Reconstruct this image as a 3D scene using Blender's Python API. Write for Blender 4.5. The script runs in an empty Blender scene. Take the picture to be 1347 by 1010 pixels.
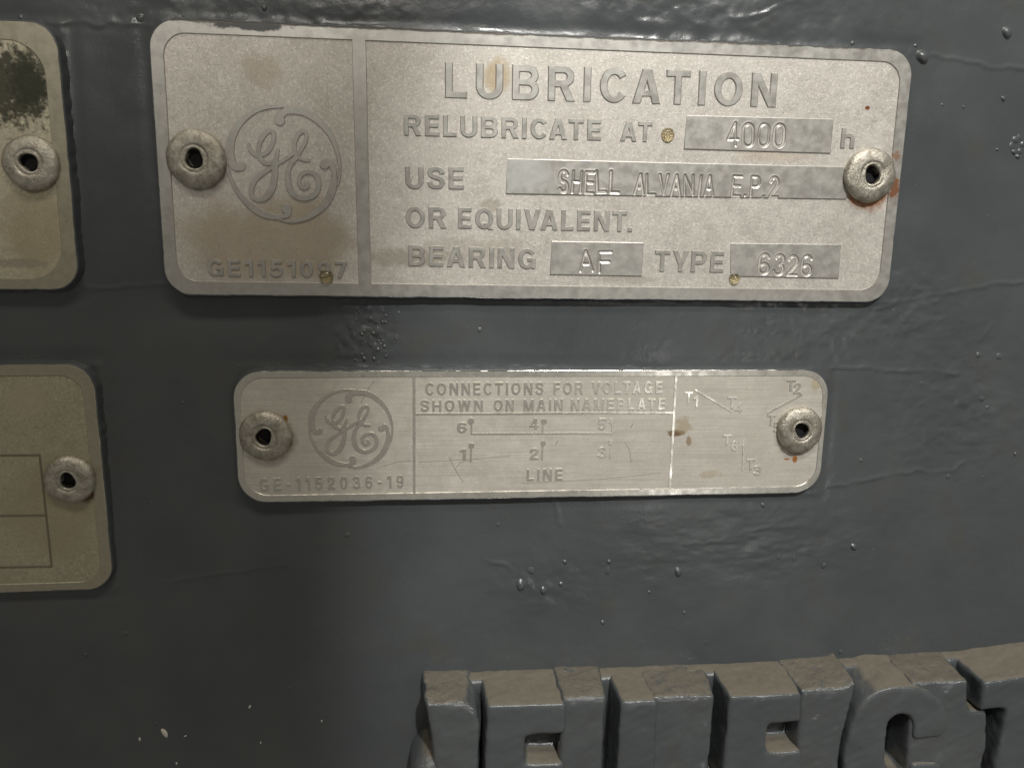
import bpy, bmesh, math, random
import numpy as np
from mathutils import Matrix, Vector

# ---------------------------------------------------------------- camera, world, lamps, exposure
# All lengths below are millimetres in the plate plane: x right, y up, z out of the wall.
MM = 0.001
def W3(x, y, z=0.0):
    return Vector((x * MM, -z * MM, y * MM))
CAM_C = [42.1885, -29.7941, 128.6154]
CAM_R = [[0.995837, -0.000727, -0.091153], [0.017692, 0.982495, 0.185445], [0.089423, -0.186286, 0.978418]]
scene = bpy.context.scene
C = scene.collection
cam_data = bpy.data.cameras.new('camera')
cam = bpy.data.objects.new('camera', cam_data)
C.objects.link(cam)
M3 = Matrix(((1, 0, 0), (0, 0, -1), (0, 1, 0))) @ Matrix(CAM_R)
cam.matrix_world = Matrix.Translation(W3(*CAM_C)) @ M3.to_4x4()
cam_data.sensor_fit = 'HORIZONTAL'
cam_data.sensor_width = 36.0
cam_data.lens = 1012.0 / 1347.0 * 36.0
cam_data.clip_start = 0.005
cam_data.clip_end = 50
scene.camera = cam

world = bpy.data.worlds.new('World')
scene.world = world
world.use_nodes = True
bg = world.node_tree.nodes['Background']
bg.inputs[0].default_value = (1.0, 0.93, 0.80, 1)
bg.inputs[1].default_value = 0.165

def aim(o, pos, target):
    o.location = W3(*pos)
    d = W3(*target) - W3(*pos)
    o.rotation_euler = d.to_track_quat('-Z', 'Y').to_euler()
def spot(name, pos, target, energy, half_deg, blend, size, col):
    l = bpy.data.lights.new(name, 'SPOT')
    l.energy = energy; l.color = col
    l.spot_size = math.radians(half_deg * 2); l.spot_blend = blend
    l.shadow_soft_size = size
    o = bpy.data.objects.new(name, l); C.objects.link(o)
    aim(o, pos, target)
    return o
def area(name, pos, target, energy, sx, sy, col):
    l = bpy.data.lights.new(name, 'AREA')
    l.shape = 'RECTANGLE'; l.size = sx; l.size_y = sy
    l.energy = energy; l.color = col
    o = bpy.data.objects.new(name, l); C.objects.link(o)
    aim(o, pos, target)
    return o
spot('work_lamp', (150, 380, 450), (293, -50, 0), 14.0, 24.0, 0.06, 0.011, (1.0, 0.975, 0.93))  # left edge of this cone stands in for a cast shadow
spot('upper_left_fill', (-20, 250, 520), (-20, 55, 0), 5.5, 7.6, 0.6, 0.03, (1.0, 0.95, 0.88))  # added spot, lifts the upper left outside the main cone
area('overhead_fill', (60, 720, 420), (40, -40, 0), 2.7, 0.5, 0.12, (1.0, 0.91, 0.76))  # added warm fill, brightens the shaded left side
area('highlight_strip', (179, -137, 300), (83, -62, 0), 0.038, 0.012, 0.09, (1.0, 0.98, 0.94))  # unseen strip, placed for the highlight on the small plate's raised metal

scene.view_settings.view_transform = 'Standard'
scene.view_settings.look = 'None'
scene.view_settings.exposure = 0.0
scene.view_settings.gamma = 1.0
scene.view_settings.use_curve_mapping = False
scene.render.engine = 'CYCLES'

# ---------------------------------------------------------------- measured data (mm)
WORDS_BIG = [('LUBRICATION', (42.85, -8.0), (96.8, -7.74), 5.11), ('RELUBRICATE', (36.28, -13.92), (67.9, -13.81), 3.11),
 ('AT', (71.25, -13.81), (76.36, -13.79), 2.99), ('h', (108.74, -13.87), (111.0, -13.87), 3.1), ('USE', (36.46, -22.13), (45.68, -22.02), 3.35),
 ('OR', (36.47, -28.28), (42.8, -28.26), 3.25), ('EQUIVALENT.', (44.91, -28.24), (73.75, -28.26), 3.21),
 ('BEARING', (36.79, -34.38), (57.64, -34.64), 3.19), ('TYPE', (78.02, -34.73), (89.86, -34.76), 3.41),
 ('GE1151097', (4.79, -36.48), (26.81, -36.49), 2.55)]
WORDS_SMALL = [('CONNECTIONS', (39.47, -56.06), (59.58, -55.98), 2.1), ('FOR', (61.4, -55.98), (66.48, -55.92), 2.08),
 ('VOLTAGE', (68.05, -55.9), (80.46, -55.79), 2.08), ('SHOWN', (38.66, -58.88), (49.21, -58.84), 1.93), ('ON', (51.1, -58.83), (54.52, -58.82), 1.93),
 ('MAIN', (56.25, -58.81), (63.02, -58.77), 1.95), ('NAMEPLATE', (64.48, -58.76), (81.13, -58.69), 1.95),
 ('6', (44.86, -62.66), (46.51, -62.66), 1.77), ('4', (57.4, -62.08), (58.86, -62.08), 1.89), ('5', (69.29, -62.24), (70.83, -62.24), 1.98),
 ('1', (45.36, -67.46), (46.34, -67.46), 1.9), ('2', (57.52, -67.53), (58.99, -67.54), 1.95), ('3', (69.55, -67.32), (71.04, -67.34), 1.93),
 ('LINE', (57.07, -71.36), (63.4, -71.35), 2.07), ('GE-1152036-19', (11.39, -72.7), (35.67, -72.36), 2.2),
 ('T', (84.54, -57.51), (85.96, -57.52), 1.97), ('1', (86.18, -58.24), (86.99, -58.23), 1.91), ('T', (92.39, -58.55), (94.0, -58.54), 2.12),
 ('4', (93.69, -59.24), (95.14, -59.23), 1.71), ('T', (102.89, -55.32), (104.5, -55.32), 1.93), ('2', (104.27, -55.89), (105.6, -55.89), 1.98),
 ('T', (99.86, -61.66), (101.35, -61.67), 1.96), ('5', (101.02, -62.88), (102.28, -62.88), 1.88), ('T', (92.03, -65.13), (93.52, -65.14), 1.81),
 ('6', (93.6, -66.26), (94.85, -66.27), 1.82), ('T', (96.67, -69.77), (98.27, -69.77), 1.94), ('3', (98.07, -70.82), (99.55, -70.84), 1.77)]
BOXES = [[(82.06, -9.53), (107.02, -9.36), (106.95, -14.8), (81.91, -14.79)], [(52.8, -17.13), (110.37, -16.96), (110.53, -22.2), (52.64, -22.6)],
 [(60.37, -30.1), (75.87, -30.09), (75.79, -35.59), (60.24, -35.54)], [(90.87, -29.9), (110.36, -29.82), (110.48, -35.51), (91.27, -35.38)]]
STAMPS = [[('4000', (89.33, -14.11), (98.78, -14.09), 3.53)],
 [('SHELL', (61.41, -22.13), (71.14, -22.09), 3.31), ('ALVANIA', (73.89, -22.15), (87.27, -22.16), 3.22),
  ('E.P.2', (90.47, -22.15), (98.35, -22.16), 3.2)],
 [('AF', (65.38, -34.97), (70.64, -35.09), 3.26)], [('6326', (96.2, -34.99), (105.4, -34.99), 3.27)]]
LOGO_BIG = (17.27, -18.85, 8.920000000000002, 9.12)
LOGO_SMALL = (26.854999999999997, -61.86, 7.115, 7.040000000000003)
DIV_BIG = [(29.41, 0.09), (29.69, -37.57)]
DIVS_SMALL = [(37.56, -52.62), (37.47, -73.24), (82.8, -52.4), (82.85, -72.89), (37.76, -59.41), (82.59, -59.28)]
RIVETS_BIG = [(4.08, -18.48), (114.07, -18.26)]
RIVETS_SMALL = [(12.74, -62.94), (105.83, -62.31)]
RIVET_SIZE = [[(-0.45, -18.81), (8.38, -18.58)], [(109.87, -18.38), (118.86, -18.16)], [(8.48, -63.26), (17.17, -63.31)], [(101.97, -62.55), (110.58, -62.59)],
 [(-24.45, -19.89), (-16.59, -19.69)], [(-23.17, -70.31), (-15.51, -70.4)]]
PLATE_TL = [(-15.24, 0.74), (-14.92, -39.21), (-23.17, 0.41), (-27.15, -39.35)]
PLATE_LL = [(-14.41, -51.21), (-13.17, -90.48), (-28.34, -51.25), (-32.23, -90.06)]
RIVET_TL = (-20.42, -19.68)
RIVET_LL = (-19.03, -70.2)
LL_LINES = [[(-29.83, -66.15), (-23.67, -66.07)], [(-23.67, -66.07), (-23.5, -85.59)], [(-30.85, -76.34), (-23.65, -76.46)], [(-31.76, -85.41), (-23.5, -85.59)]]
DIAG = {'balls': [(47.21, -60.63), (59.81, -60.73), (71.67, -60.72), (47.31, -65.0), (59.83, -64.63), (71.77, -64.61)],
 'stems': [[(47.28, -60.68), (47.29, -62.9)], [(59.64, -60.73), (59.63, -62.94)], [(71.81, -60.78), (71.97, -62.94)],
           [(47.31, -65.13), (47.2, -67.86)], [(59.68, -64.81), (59.68, -67.69)], [(71.78, -64.75), (71.75, -67.45)],
           [(47.29, -62.9), (72.04, -62.92)]],
 'tl': [[(86.48, -55.23), (93.12, -58.99)], [(99.86, -59.32), (105.81, -56.06)], [(95.86, -64.07), (96.06, -69.8)]]}
DROPS = [(79.07, -12.64, 1.1), (92.01, -35.83, 0.95), (23.5, -36.42, 1.1)]
BLISTERS = [(122.18, 1.22, 1.0), (136.57, 5.6, 0.88), (-3.58, 2.2, 0.62), (14.97, 4.38, 0.38), (-20.94, 1.59, 0.38), (58.41, -88.71, 0.75),
 (56.53, -91.53, 0.88), (60.67, -92.6, 0.62), (63.91, -91.49, 0.38), (64.48, -87.18, 0.38), (72.45, -89.03, 0.75), (71.51, -87.76, 0.38),
 (72.61, -87.25, 0.38), (85.68, -89.58, 0.69), (104.63, -86.98, 0.62), (107.63, -87.25, 0.62), (113.54, -88.8, 0.5), (80.44, -93.4, 0.25),
 (71.91, -99.2, 0.38), (118.7, -106.63, 0.5), (91.81, -103.85, 0.38), (100.77, -76.89, 0.38), (118.99, -85.22, 0.62), (-12.89, -98.72, 0.5),
 (25.76, -81.28, 0.5), (137.42, -4.92, 0.44), (126.63, -6.25, 0.25), (137.52, -13.26, 0.25), (140.67, -56.95, 0.5), (141.96, -58.72, 0.44),
 (137.2, -64.17, 0.62), (142.9, -49.21, 0.62), (138.98, -48.99, 0.5), (148.89, -67.6, 0.31), (143.02, -71.97, 0.31), (128.72, -54.18, 0.31),
 (118.71, -68.52, 0.38), (136.11, -71.75, 0.5), (-19.82, -102.55, 0.31), (-8.93, -116.48, 0.25), (140.62, -11.54, 0.62), (140.07, -12.56, 0.62),
 (141.26, -11.14, 0.5), (142.12, -12.25, 0.5), (140.64, -13.56, 0.44), (141.74, -13.4, 0.5), (141.45, -14.29, 0.38), (120.76, 2.96, 0.31),
 (109.78, 2.89, 0.38), (48.61, -45.08, 0.44), (2.81, 2.79, 0.25), (130.49, -6.5, 0.25), (87.32, -97.69, 0.31), (67.17, -96.36, 0.25),
 (52.21, -79.89, 0.31), (14.68, -110.48, 0.31)]
RIDGES = [[(123.22, 1.5), (127.04, 1.04), (133.93, 0.33), (140.46, -0.28)],
 [(118.31, -41.07), (122.39, -39.69), (126.67, -38.64), (132.46, -37.64), (135.92, -36.85), (145.77, -35.79)],
 [(111.6, -51.16), (124.22, -51.68), (138.01, -52.63)], [(113.09, -73.55), (114.95, -73.13), (126.46, -70.86), (137.15, -70.59), (138.61, -69.13)],
 [(-16.98, 1.01), (-11.73, 1.01), (-7.3, 1.3), (-2.31, 1.39)], [(-15.23, -38.92), (-11.47, -38.63), (-2.6, -38.04)],
 [(-5.88, -89.35), (5.1, -87.78), (15.52, -86.59)], [(86.5, -84.14), (92.21, -83.81), (97.14, -82.12), (102.12, -81.03)],
 [(50.25, -86.77), (53.69, -87.43), (57.19, -90.15), (59.34, -92.86)], [(126.82, -39.91), (130.19, -39.47)],
 [(58.19, -72.89), (62.35, -75.77), (63.16, -80.08)], [(99.83, 9.12), (93.63, 6.79), (88.61, 5.77)], [(139.01, -46.08), (140.64, -43.18)]]
E1 = [(49.97, -109.19), (63.91, -109.26), (64.1, -115.47), (56.7, -115.13), (56.81, -120.82), (64.0, -121.02)]
L1 = [(73.63, -109.29), (80.31, -109.26)]
L1F = [(93.08, -135.99)]
E2 = [(93.3, -109.12), (106.8, -109.06), (107.47, -114.84), (100.78, -114.85), (101.26, -120.7), (107.85, -120.55)]
C1 = [(115.69, -129.28), (115.99, -122.19), (116.46, -116.77), (117.62, -112.68), (119.0, -110.75), (121.14, -109.17), (123.81, -108.36),
 (128.35, -108.69), (130.97, -109.71), (133.9, -111.97), (135.14, -114.65), (135.33, -117.31), (134.66, -119.0), (129.04, -119.21), (128.85, -116.4),
 (128.07, -114.81), (126.35, -113.97), (124.79, -114.36), (123.76, -115.55), (123.64, -120.99), (124.03, -129.73)]
C1L = [(126.4, -124.44), (135.07, -124.55)]
T1 = [(141.4, -108.27), (159.82, -106.19), (160.91, -112.76), (153.71, -113.41), (154.96, -131.39), (146.1, -130.91), (146.06, -125.25), (146.66, -113.74),
 (141.3, -113.98)]
WEBS = [[(39.37, -109.06), (46.32, -109.5), (48.18, -110.89), (48.86, -113.12), (48.45, -126.31), (41.59, -125.94), (40.8, -117.64), (39.89, -111.7)],
 [(64.98, -109.16), (71.08, -109.19), (70.95, -116.05), (70.86, -127.51), (64.73, -127.18)],
 [(81.1, -109.52), (90.98, -109.61), (90.72, -116.18), (90.13, -128.55), (80.99, -128.06)],
 [(108.35, -109.32), (115.22, -109.06), (117.13, -108.0), (116.89, -111.19), (115.56, -118.07), (114.99, -129.88), (109.06, -129.56)],
 [(127.99, -108.72), (138.59, -108.51), (139.48, -113.97), (143.34, -114.75), (144.29, -122.56), (143.53, -131.41), (129.12, -130.64)]]
BALL = (40.92, -123.94)
BACKLINE = [(39.33, -108.06), (61.84, -108.42), (93.93, -108.94), (125.17, -107.49), (156.57, -107.09)]
SMALL = [8.8887, -52.8072, 100.8987, 20.5214, 0.0054]
BIG_H = 37.493

# ---------------------------------------------------------------- noise
def vnoise(x, y, seed=0):
    x = np.asarray(x, float); y = np.asarray(y, float)
    xi = np.floor(x).astype(np.int64); yi = np.floor(y).astype(np.int64)
    fx = x - xi; fy = y - yi
    fx = fx * fx * fx * (fx * (fx * 6 - 15) + 10); fy = fy * fy * fy * (fy * (fy * 6 - 15) + 10)
    def h(a, b):
        n = (a * 374761393 + b * 668265263 + seed * 1442695041) & 0xffffffff
        n = ((n ^ (n >> 13)) * 1274126177) & 0xffffffff
        n = n ^ (n >> 16)
        return (n & 0xffff) / 32767.5 - 1.0
    a = h(xi, yi) * (1 - fx) + h(xi + 1, yi) * fx
    b = h(xi, yi + 1) * (1 - fx) + h(xi + 1, yi + 1) * fx
    return a * (1 - fy) + b * fy
def fbm(x, y, seed=0, octv=4, gain=0.5):
    s = 0; a = 1.0
    for k in range(octv):
        s = s + a * vnoise(x, y, seed + 17 * k); x = x * 2.03 + 3.1; y = y * 2.03 - 1.7; a *= gain
    return s
def noise3(co, scale, seed):
    x, y, z = co[:, 0] * scale, co[:, 1] * scale, co[:, 2] * scale
    return (vnoise(x + 0.37 * z, y + 0.71 * z, seed) + vnoise(y - 0.5 * x + 7, z + 0.3 * x, seed + 5) + vnoise(z + 11, x - 0.4 * y, seed + 9)) / 1.7

# ---------------------------------------------------------------- materials
class NT:
    def __init__(s, name):
        s.m = bpy.data.materials.new(name); s.m.use_nodes = True
        s.t = s.m.node_tree; s.bsdf = s.t.nodes['Principled BSDF']
        g = s.n('ShaderNodeNewGeometry')
        s.geo = g
        v = s.n('ShaderNodeVectorMath', operation='SCALE'); s.l(g.outputs['Position'], v.inputs[0]); v.inputs['Scale'].default_value = 1000.0
        s.P = v.outputs[0]
    def n(s, typ, **kw):
        nd = s.t.nodes.new(typ)
        for k, v in kw.items(): setattr(nd, k, v)
        return nd
    def l(s, a, b): s.t.links.new(a, b)
    def put(s, sock, v):
        if hasattr(v, 'is_linked'): s.l(v, sock)
        elif isinstance(v, (tuple, list)): sock.default_value = (*v, 1) if len(v) == 3 and len(sock.default_value) == 4 else v
        else: sock.default_value = v
    def math(s, op, a, b=0.0, clamp=False):
        nd = s.n('ShaderNodeMath', operation=op); nd.use_clamp = clamp
        s.put(nd.inputs[0], a); s.put(nd.inputs[1], b); return nd.outputs[0]
    def noise(s, scale, detail=4, rough=0.55, stretch=None, off=0.0):
        nd = s.n('ShaderNodeTexNoise'); nd.inputs['Scale'].default_value = scale
        nd.inputs['Detail'].default_value = detail; nd.inputs['Roughness'].default_value = rough
        mp = s.n('ShaderNodeMapping'); s.l(s.P, mp.inputs[0]); mp.inputs['Location'].default_value = (off, off * .7, off * 1.3)
        if stretch: mp.inputs['Scale'].default_value = stretch
        s.l(mp.outputs[0], nd.inputs['Vector'])
        return nd.outputs['Fac']
    def ramp(s, v, a, b, lo=0.0, hi=1.0):
        nd = s.n('ShaderNodeMapRange'); nd.interpolation_type = 'SMOOTHSTEP'
        s.put(nd.inputs['Value'], v); nd.inputs['From Min'].default_value = a; nd.inputs['From Max'].default_value = b
        nd.inputs['To Min'].default_value = lo; nd.inputs['To Max'].default_value = hi
        return nd.outputs[0]
    def mix(s, f, a, b):
        nd = s.n('ShaderNodeMix', data_type='RGBA')
        s.put(nd.inputs[0], f); s.put(nd.inputs[6], a); s.put(nd.inputs[7], b); return nd.outputs[2]
    def xy(s):
        if not hasattr(s, '_xy'):
            sp = s.n('ShaderNodeSeparateXYZ'); s.l(s.P, sp.inputs[0]); s._xy = (sp.outputs[0], sp.outputs[2])
        return s._xy
    def blob(s, x, y, rx, ry, warp=0.9, scale=0.5, soft=0.5):
        X, Y = s.xy()
        a = s.math('DIVIDE', s.math('SUBTRACT', X, x), rx); b = s.math('DIVIDE', s.math('SUBTRACT', Y, y), ry)
        d = s.math('SQRT', s.math('ADD', s.math('MULTIPLY', a, a), s.math('MULTIPLY', b, b)))
        nz = s.noise(scale, 5, 0.65, off=x * .37 + y)
        d = s.math('ADD', d, s.math('MULTIPLY', s.math('SUBTRACT', nz, 0.5), warp * 2))
        return s.ramp(d, 1.0, 1.0 - soft)
    def bump(s, h, dist_mm, strength=1.0, prev=None):
        b = s.n('ShaderNodeBump'); b.inputs['Distance'].default_value = dist_mm * MM; b.inputs['Strength'].default_value = strength
        s.l(h, b.inputs['Height'])
        if prev is not None: s.l(prev, b.inputs['Normal'])
        return b.outputs[0]
    def out(s, col, rough, metal=0.0, normal=None, spec=None, coat=None):
        s.put(s.bsdf.inputs['Base Color'], col); s.put(s.bsdf.inputs['Roughness'], rough); s.put(s.bsdf.inputs['Metallic'], metal)
        if normal is not None: s.l(normal, s.bsdf.inputs['Normal'])
        if spec is not None: s.bsdf.inputs['Specular IOR Level'].default_value = spec
        if coat is not None: s.bsdf.inputs['Coat Weight'].default_value = coat; s.bsdf.inputs['Coat Roughness'].default_value = .12
        return s.m

PAINT_A, PAINT_B = (0.069, 0.077, 0.082), (0.059, 0.067, 0.073)
def paint_material(name, dust=0.0, rough=0.28, rough_scale=1.0):
    t = NT(name)
    v = t.noise(0.05, 3)
    col = t.mix(t.ramp(v, .35, .65), PAINT_A, PAINT_B)
    fine = t.noise(2.2, 4, .6); mid = t.noise(0.30, 5, .55, off=9)
    nrm = t.bump(mid, 0.035 * rough_scale); nrm = t.bump(fine, 0.026 * rough_scale, 1.0, nrm); nrm = t.bump(t.noise(6.5, 3, .6, off=61), 0.009, 1.0, nrm)
    r = t.ramp(t.noise(0.12, 4, .6, off=30), .3, .7, rough - .08, rough + .12)
    grime = t.ramp(t.noise(0.09, 6, .7, off=51), .56, .72, 0, .35)
    col = t.mix(grime, col, (0.075, 0.066, 0.05))
    if dust > 0:
        sp = t.n('ShaderNodeSeparateXYZ'); t.l(t.geo.outputs['Normal'], sp.inputs[0])
        up = t.ramp(sp.outputs[2], .78, .96)
        nz = t.ramp(t.noise(0.55, 6, .7, off=3), .50 - dust * .38, .62 - dust * .22)
        mk = t.math('MULTIPLY', up, nz)
        dcol = t.mix(t.noise(.8, 5), (0.105, 0.095, 0.075), (0.155, 0.14, 0.112))
        col = t.mix(mk, col, dcol)
        if dust > .9: r = t.math('ADD', t.math('MULTIPLY', mk, .5), r, True)
        nrm = t.bump(t.math('MULTIPLY', t.noise(1.1, 5, .7, off=77), t.ramp(sp.outputs[2], .2, .6)), .12 if dust > .9 else .30, 1.0, nrm)
    return t.out(col, r, 0.0, nrm, .5 if not 0 < dust < .9 else .9)
M_WALL = paint_material('wall_paint')
M_EDGE = paint_material('edge_paint', rough=.38, rough_scale=1.5)
M_LETTER = paint_material('letter_paint_dusty', dust=1.0, rough=.27, rough_scale=1.0)
M_WEB = paint_material('backing_paint', dust=.60, rough=.16, rough_scale=1.6)
M_BLISTER = paint_material('blister_paint', rough=.30, rough_scale=2)

def field_material(name, stains, brushed=False, tint=(0.58, 0.56, 0.52)):
    t = NT(name)
    dark = tuple(c * k for c, k in zip(tint, (.72, .70, .66)))
    col = t.mix(t.ramp(t.noise(0.14, 7, .7), .35, .75, 0, .55), tint, dark)
    col = t.mix(t.ramp(t.noise(1.9, 6, .75, off=5), .47, .66, 0, .25 if brushed else .60), col, tuple(c * .66 for c in tint))
    col = t.mix(t.ramp(t.noise(2.6, 5, .7, off=15), .50, .66, 0, .25 if brushed else .65), col, tuple(min(1, c * 1.35) for c in tint))
    sp = t.ramp(t.noise(1.5, 3, .5, off=40), .715, .77, 0, .8)
    col = t.mix(sp, col, (0.10, 0.085, 0.06))
    if brushed:
        g = t.noise(1.0, 6, .7, stretch=(.06, 4.5, 4.5))
        nrm = t.bump(g, 0.014)
        nrm = t.bump(t.noise(5, 3), .010, 1, nrm)
        col = t.mix(t.ramp(g,   .38, .64, 0, .55), col, tuple(c * .66 for c in tint))
    else:
        nrm = t.bump(t.noise(3.6, 6, .75), 0.06)
        sc = t.ramp(t.noise(1.0, 4, .6, stretch=(.07, 5, 5), off=12), .60, .72, 0, .22)
        col = t.mix(sc, col, tuple(min(1, c * 1.25) for c in tint))
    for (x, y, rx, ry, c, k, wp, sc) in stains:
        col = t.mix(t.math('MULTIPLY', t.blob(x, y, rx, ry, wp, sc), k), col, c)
    nrm = t.bump(t.noise(.10, 3), .16, 1, nrm)
    r = t.ramp(t.noise(.5, 5, .65, off=21), .3, .7, .42, .60)
    return t.out(col, r, 0.5, nrm)
def smooth_metal(name, stains=(), tint=(0.505, 0.495, 0.465), rough=.40, metal0=.72):
    t = NT(name)
    col = t.mix(t.ramp(t.noise(1.2, 7, .75), .35, .7, 0, .5), tint, tuple(c * .74 for c in tint))
    col = t.mix(t.ramp(t.noise(1.8, 3, .5, off=40), .70, .77, 0, .8), col, (0.09, 0.075, 0.055))
    metal = metal0
    for (x, y, rx, ry, c, k, wp, sc) in stains:
        b = t.math('MULTIPLY', t.blob(x, y, rx, ry, wp, sc), k)
        col = t.mix(b, col, c)
        metal = t.math('SUBTRACT', metal, t.math('MULTIPLY', b, .7), True)
    nrm = t.bump(t.noise(4, 4), 0.003)
    nrm = t.bump(t.noise(.14, 4), .05, 1, nrm)
    r = t.ramp(t.noise(.6, 4, off=2), .3, .7, rough - .06, rough + .1)
    return t.out(col, r, metal, nrm)
RUST = (0.20, 0.065, 0.018); BROWN = (0.24, 0.15, 0.07); GREY = (0.30, 0.27, 0.21); SOOT = (0.035, 0.035, 0.022)
PAINT = (0.075, 0.08, 0.08)
big_st = [(4.2, -18.9, 5.0, 5.0, (.10, .085, .06), .85, .35, .8), (114.2, -18.9, 4.9, 4.9, (.16, .10, .06), .8, .4, .8), (51, -4.6, 2.6, 3.4, (0.42, 0.33, 0.20), .75, .5, .4), (37, -33.2, 9, 1.9, GREY, .6, .9, .5), (15, -31, 16, 10, (0.40, 0.34, 0.25), .7, .7, .12),  # dark rings round the rivets: dirt with contact shade painted in
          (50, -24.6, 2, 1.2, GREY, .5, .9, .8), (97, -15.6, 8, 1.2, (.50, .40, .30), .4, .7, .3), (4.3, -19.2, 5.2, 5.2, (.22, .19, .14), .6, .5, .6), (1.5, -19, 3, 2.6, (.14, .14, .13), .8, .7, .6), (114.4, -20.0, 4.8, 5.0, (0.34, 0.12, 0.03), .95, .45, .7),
          (112.8, -7.4, .55, .4, RUST, 1, .7, 1.4), (14.5, -5, 4, 3, (.44, .36, .28), .45, .8, .3), (48, -31.5, 10, 2.2, GREY, .35, 1, .6), (73, -36.3, 6, .8, GREY, .4, .8, .5)]
big_rim_st = [(13, 1.35, 7.5, .75, PAINT, 1, 1.1, .5), (118.9, -20.5, 1.2, 2.4, (0.16, 0.06, 0.02), .95, .9, 1.0), (118.6, -15, .9, 1.1, (0.20, 0.085, 0.035), .8, 1.3, 1.3), (45, 1.8, 90, .35, (.10, .085, .07), .9, .9, .5)]
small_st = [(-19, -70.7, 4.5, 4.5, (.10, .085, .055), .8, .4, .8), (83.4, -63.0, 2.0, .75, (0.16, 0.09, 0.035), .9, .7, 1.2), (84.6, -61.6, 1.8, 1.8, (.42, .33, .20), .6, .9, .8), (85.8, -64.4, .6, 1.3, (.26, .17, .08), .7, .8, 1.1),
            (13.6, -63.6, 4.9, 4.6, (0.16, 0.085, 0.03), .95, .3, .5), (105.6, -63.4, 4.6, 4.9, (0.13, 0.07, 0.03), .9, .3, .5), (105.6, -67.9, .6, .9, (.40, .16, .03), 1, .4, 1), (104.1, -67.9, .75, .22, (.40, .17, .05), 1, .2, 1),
            (16.1, -60.1, .5, .8, (.36, .17, .04), 1, .4, 1), (90, -70.6, 2.5, 1.0, (.44, .34, .22), .4, 1.1, .8), (108.5, -54.2, 1.6, 1.4, (.45, .38, .22), .6, .8, .8)]
tl_st = [(-20.3, -20.2, 4.6, 4.6, (.10, .09, .06), .8, .4, .8), (-22, -8.5, 6.8, 7.4, SOOT, .92, 1.0, .85), (-19.5, -8, 4, 5, (.03, .035, .02), .8, 1.1, 1.4), (-20, -30, 8, 8, (.36, .30, .19), .6, .6, .2), (-24, -35, 6, .8, GREY, .6, .8, .4), (-20, -20.6, 4.6, 4.6, (.22, .19, .12), .7, .3, .4)]  # first entry: rivet ring, grime and painted contact shade together
ll_st = [(-19, -70.7, 4.5, 4.5, (.10, .085, .055), .8, .4, .8), (-25, -57, 5, 3.4, (.46, .40, .30), .6, .6, .3), (-22, -75, 9, 12, (.36, .32, .21), .6, .6, .2), (-17, -72.4, 2.9, 2.3, (.10, .045, .02), .95, .4, .6)]  # first entry rings the rivet with dirt and painted contact shade
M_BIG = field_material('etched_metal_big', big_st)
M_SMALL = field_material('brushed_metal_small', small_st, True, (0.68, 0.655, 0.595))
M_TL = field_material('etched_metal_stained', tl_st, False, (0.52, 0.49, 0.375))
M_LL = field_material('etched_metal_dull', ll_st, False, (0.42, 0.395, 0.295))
M_RAISED = smooth_metal('raised_metal', big_rim_st)
M_RAISED_S = smooth_metal('raised_metal_small', (), (0.64, 0.62, 0.57), .25, .72)
M_RAISED_L = smooth_metal('raised_metal_left', [(-16.3, -72.6, 1.2, 2, (.09, .045, .02), .9, .5, .7)], (0.42, 0.395, 0.31), .44)
M_STAMP = smooth_metal('stamp_field_metal', [(56, -19.5, 5, 4, (.46, .48, .47), .6, .6, .3)], (0.52, 0.51, 0.48), .42)
def rivet_material():
    t = NT('rivet_metal')
    col = t.mix(t.ramp(t.noise(.7, 6, .7), .35, .7), (0.52, 0.495, 0.435), (0.30, 0.275, 0.225))
    col = t.mix(t.ramp(t.noise(2.6, 4, .6, off=8), .60, .75, 0, .8), col, (0.10, 0.08, 0.05))
    nrm = t.bump(t.noise(1.3, 6, .75), .19)
    return t.out(col, t.ramp(t.noise(.9, 4, off=3), .3, .7, .30, .50), .75, nrm)
M_RIVET = rivet_material()
def plain(name, col, rough, metal=0.0):
    return NT(name).out(col, rough, metal)
M_BORE = plain('bore_black', (0.004, 0.004, 0.005), .8)  # near-black colour stands in for the shade of a deep hole
M_SCRATCH = plain('scratch_dark', (0.26, 0.235, 0.185), .6, .3)
M_RULE = plain('ruled_line_metal', (0.20, 0.18, 0.13), .5, .5)
M_FLECK = plain('pale_fleck', (0.55, 0.53, 0.48), .6)
def amber():
    t = NT('amber_varnish')
    t.bsdf.inputs['Transmission Weight'].default_value = 1.0
    t.bsdf.inputs['IOR'].default_value = 1.5
    return t.out((0.96, 0.84, 0.55), .04, 0.0)
M_AMBER = amber()

# ---------------------------------------------------------------- object helpers
def obj(name, me, mat, parent=None, loc=(0, 0, 0), rot=None, scale=None):
    o = bpy.data.objects.new(name, me); C.objects.link(o)
    if mat is not None and len(me.materials) == 0: me.materials.append(mat)
    if parent is not None: o.parent = parent
    o.location = [c * MM for c in loc]
    if rot: o.rotation_euler = rot
    if scale: o.scale = scale
    return o
def mesh(name, verts, faces, smooth=False):
    me = bpy.data.meshes.new(name)
    me.from_pydata([tuple(c * MM for c in v) for v in verts], [], faces)
    me.update()
    if smooth: me.polygons.foreach_set('use_smooth', [True] * len(me.polygons))
    return me
def thing(name, label, cat, x=0, y=0, z=0):
    o = bpy.data.objects.new(name, None); C.objects.link(o)
    o.empty_display_size = .01
    o.location = W3(x, y, z); o.rotation_euler = (math.pi / 2, 0, 0)      # local x right, y up, z out
    o['label'] = label; o['category'] = cat
    return o
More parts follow.
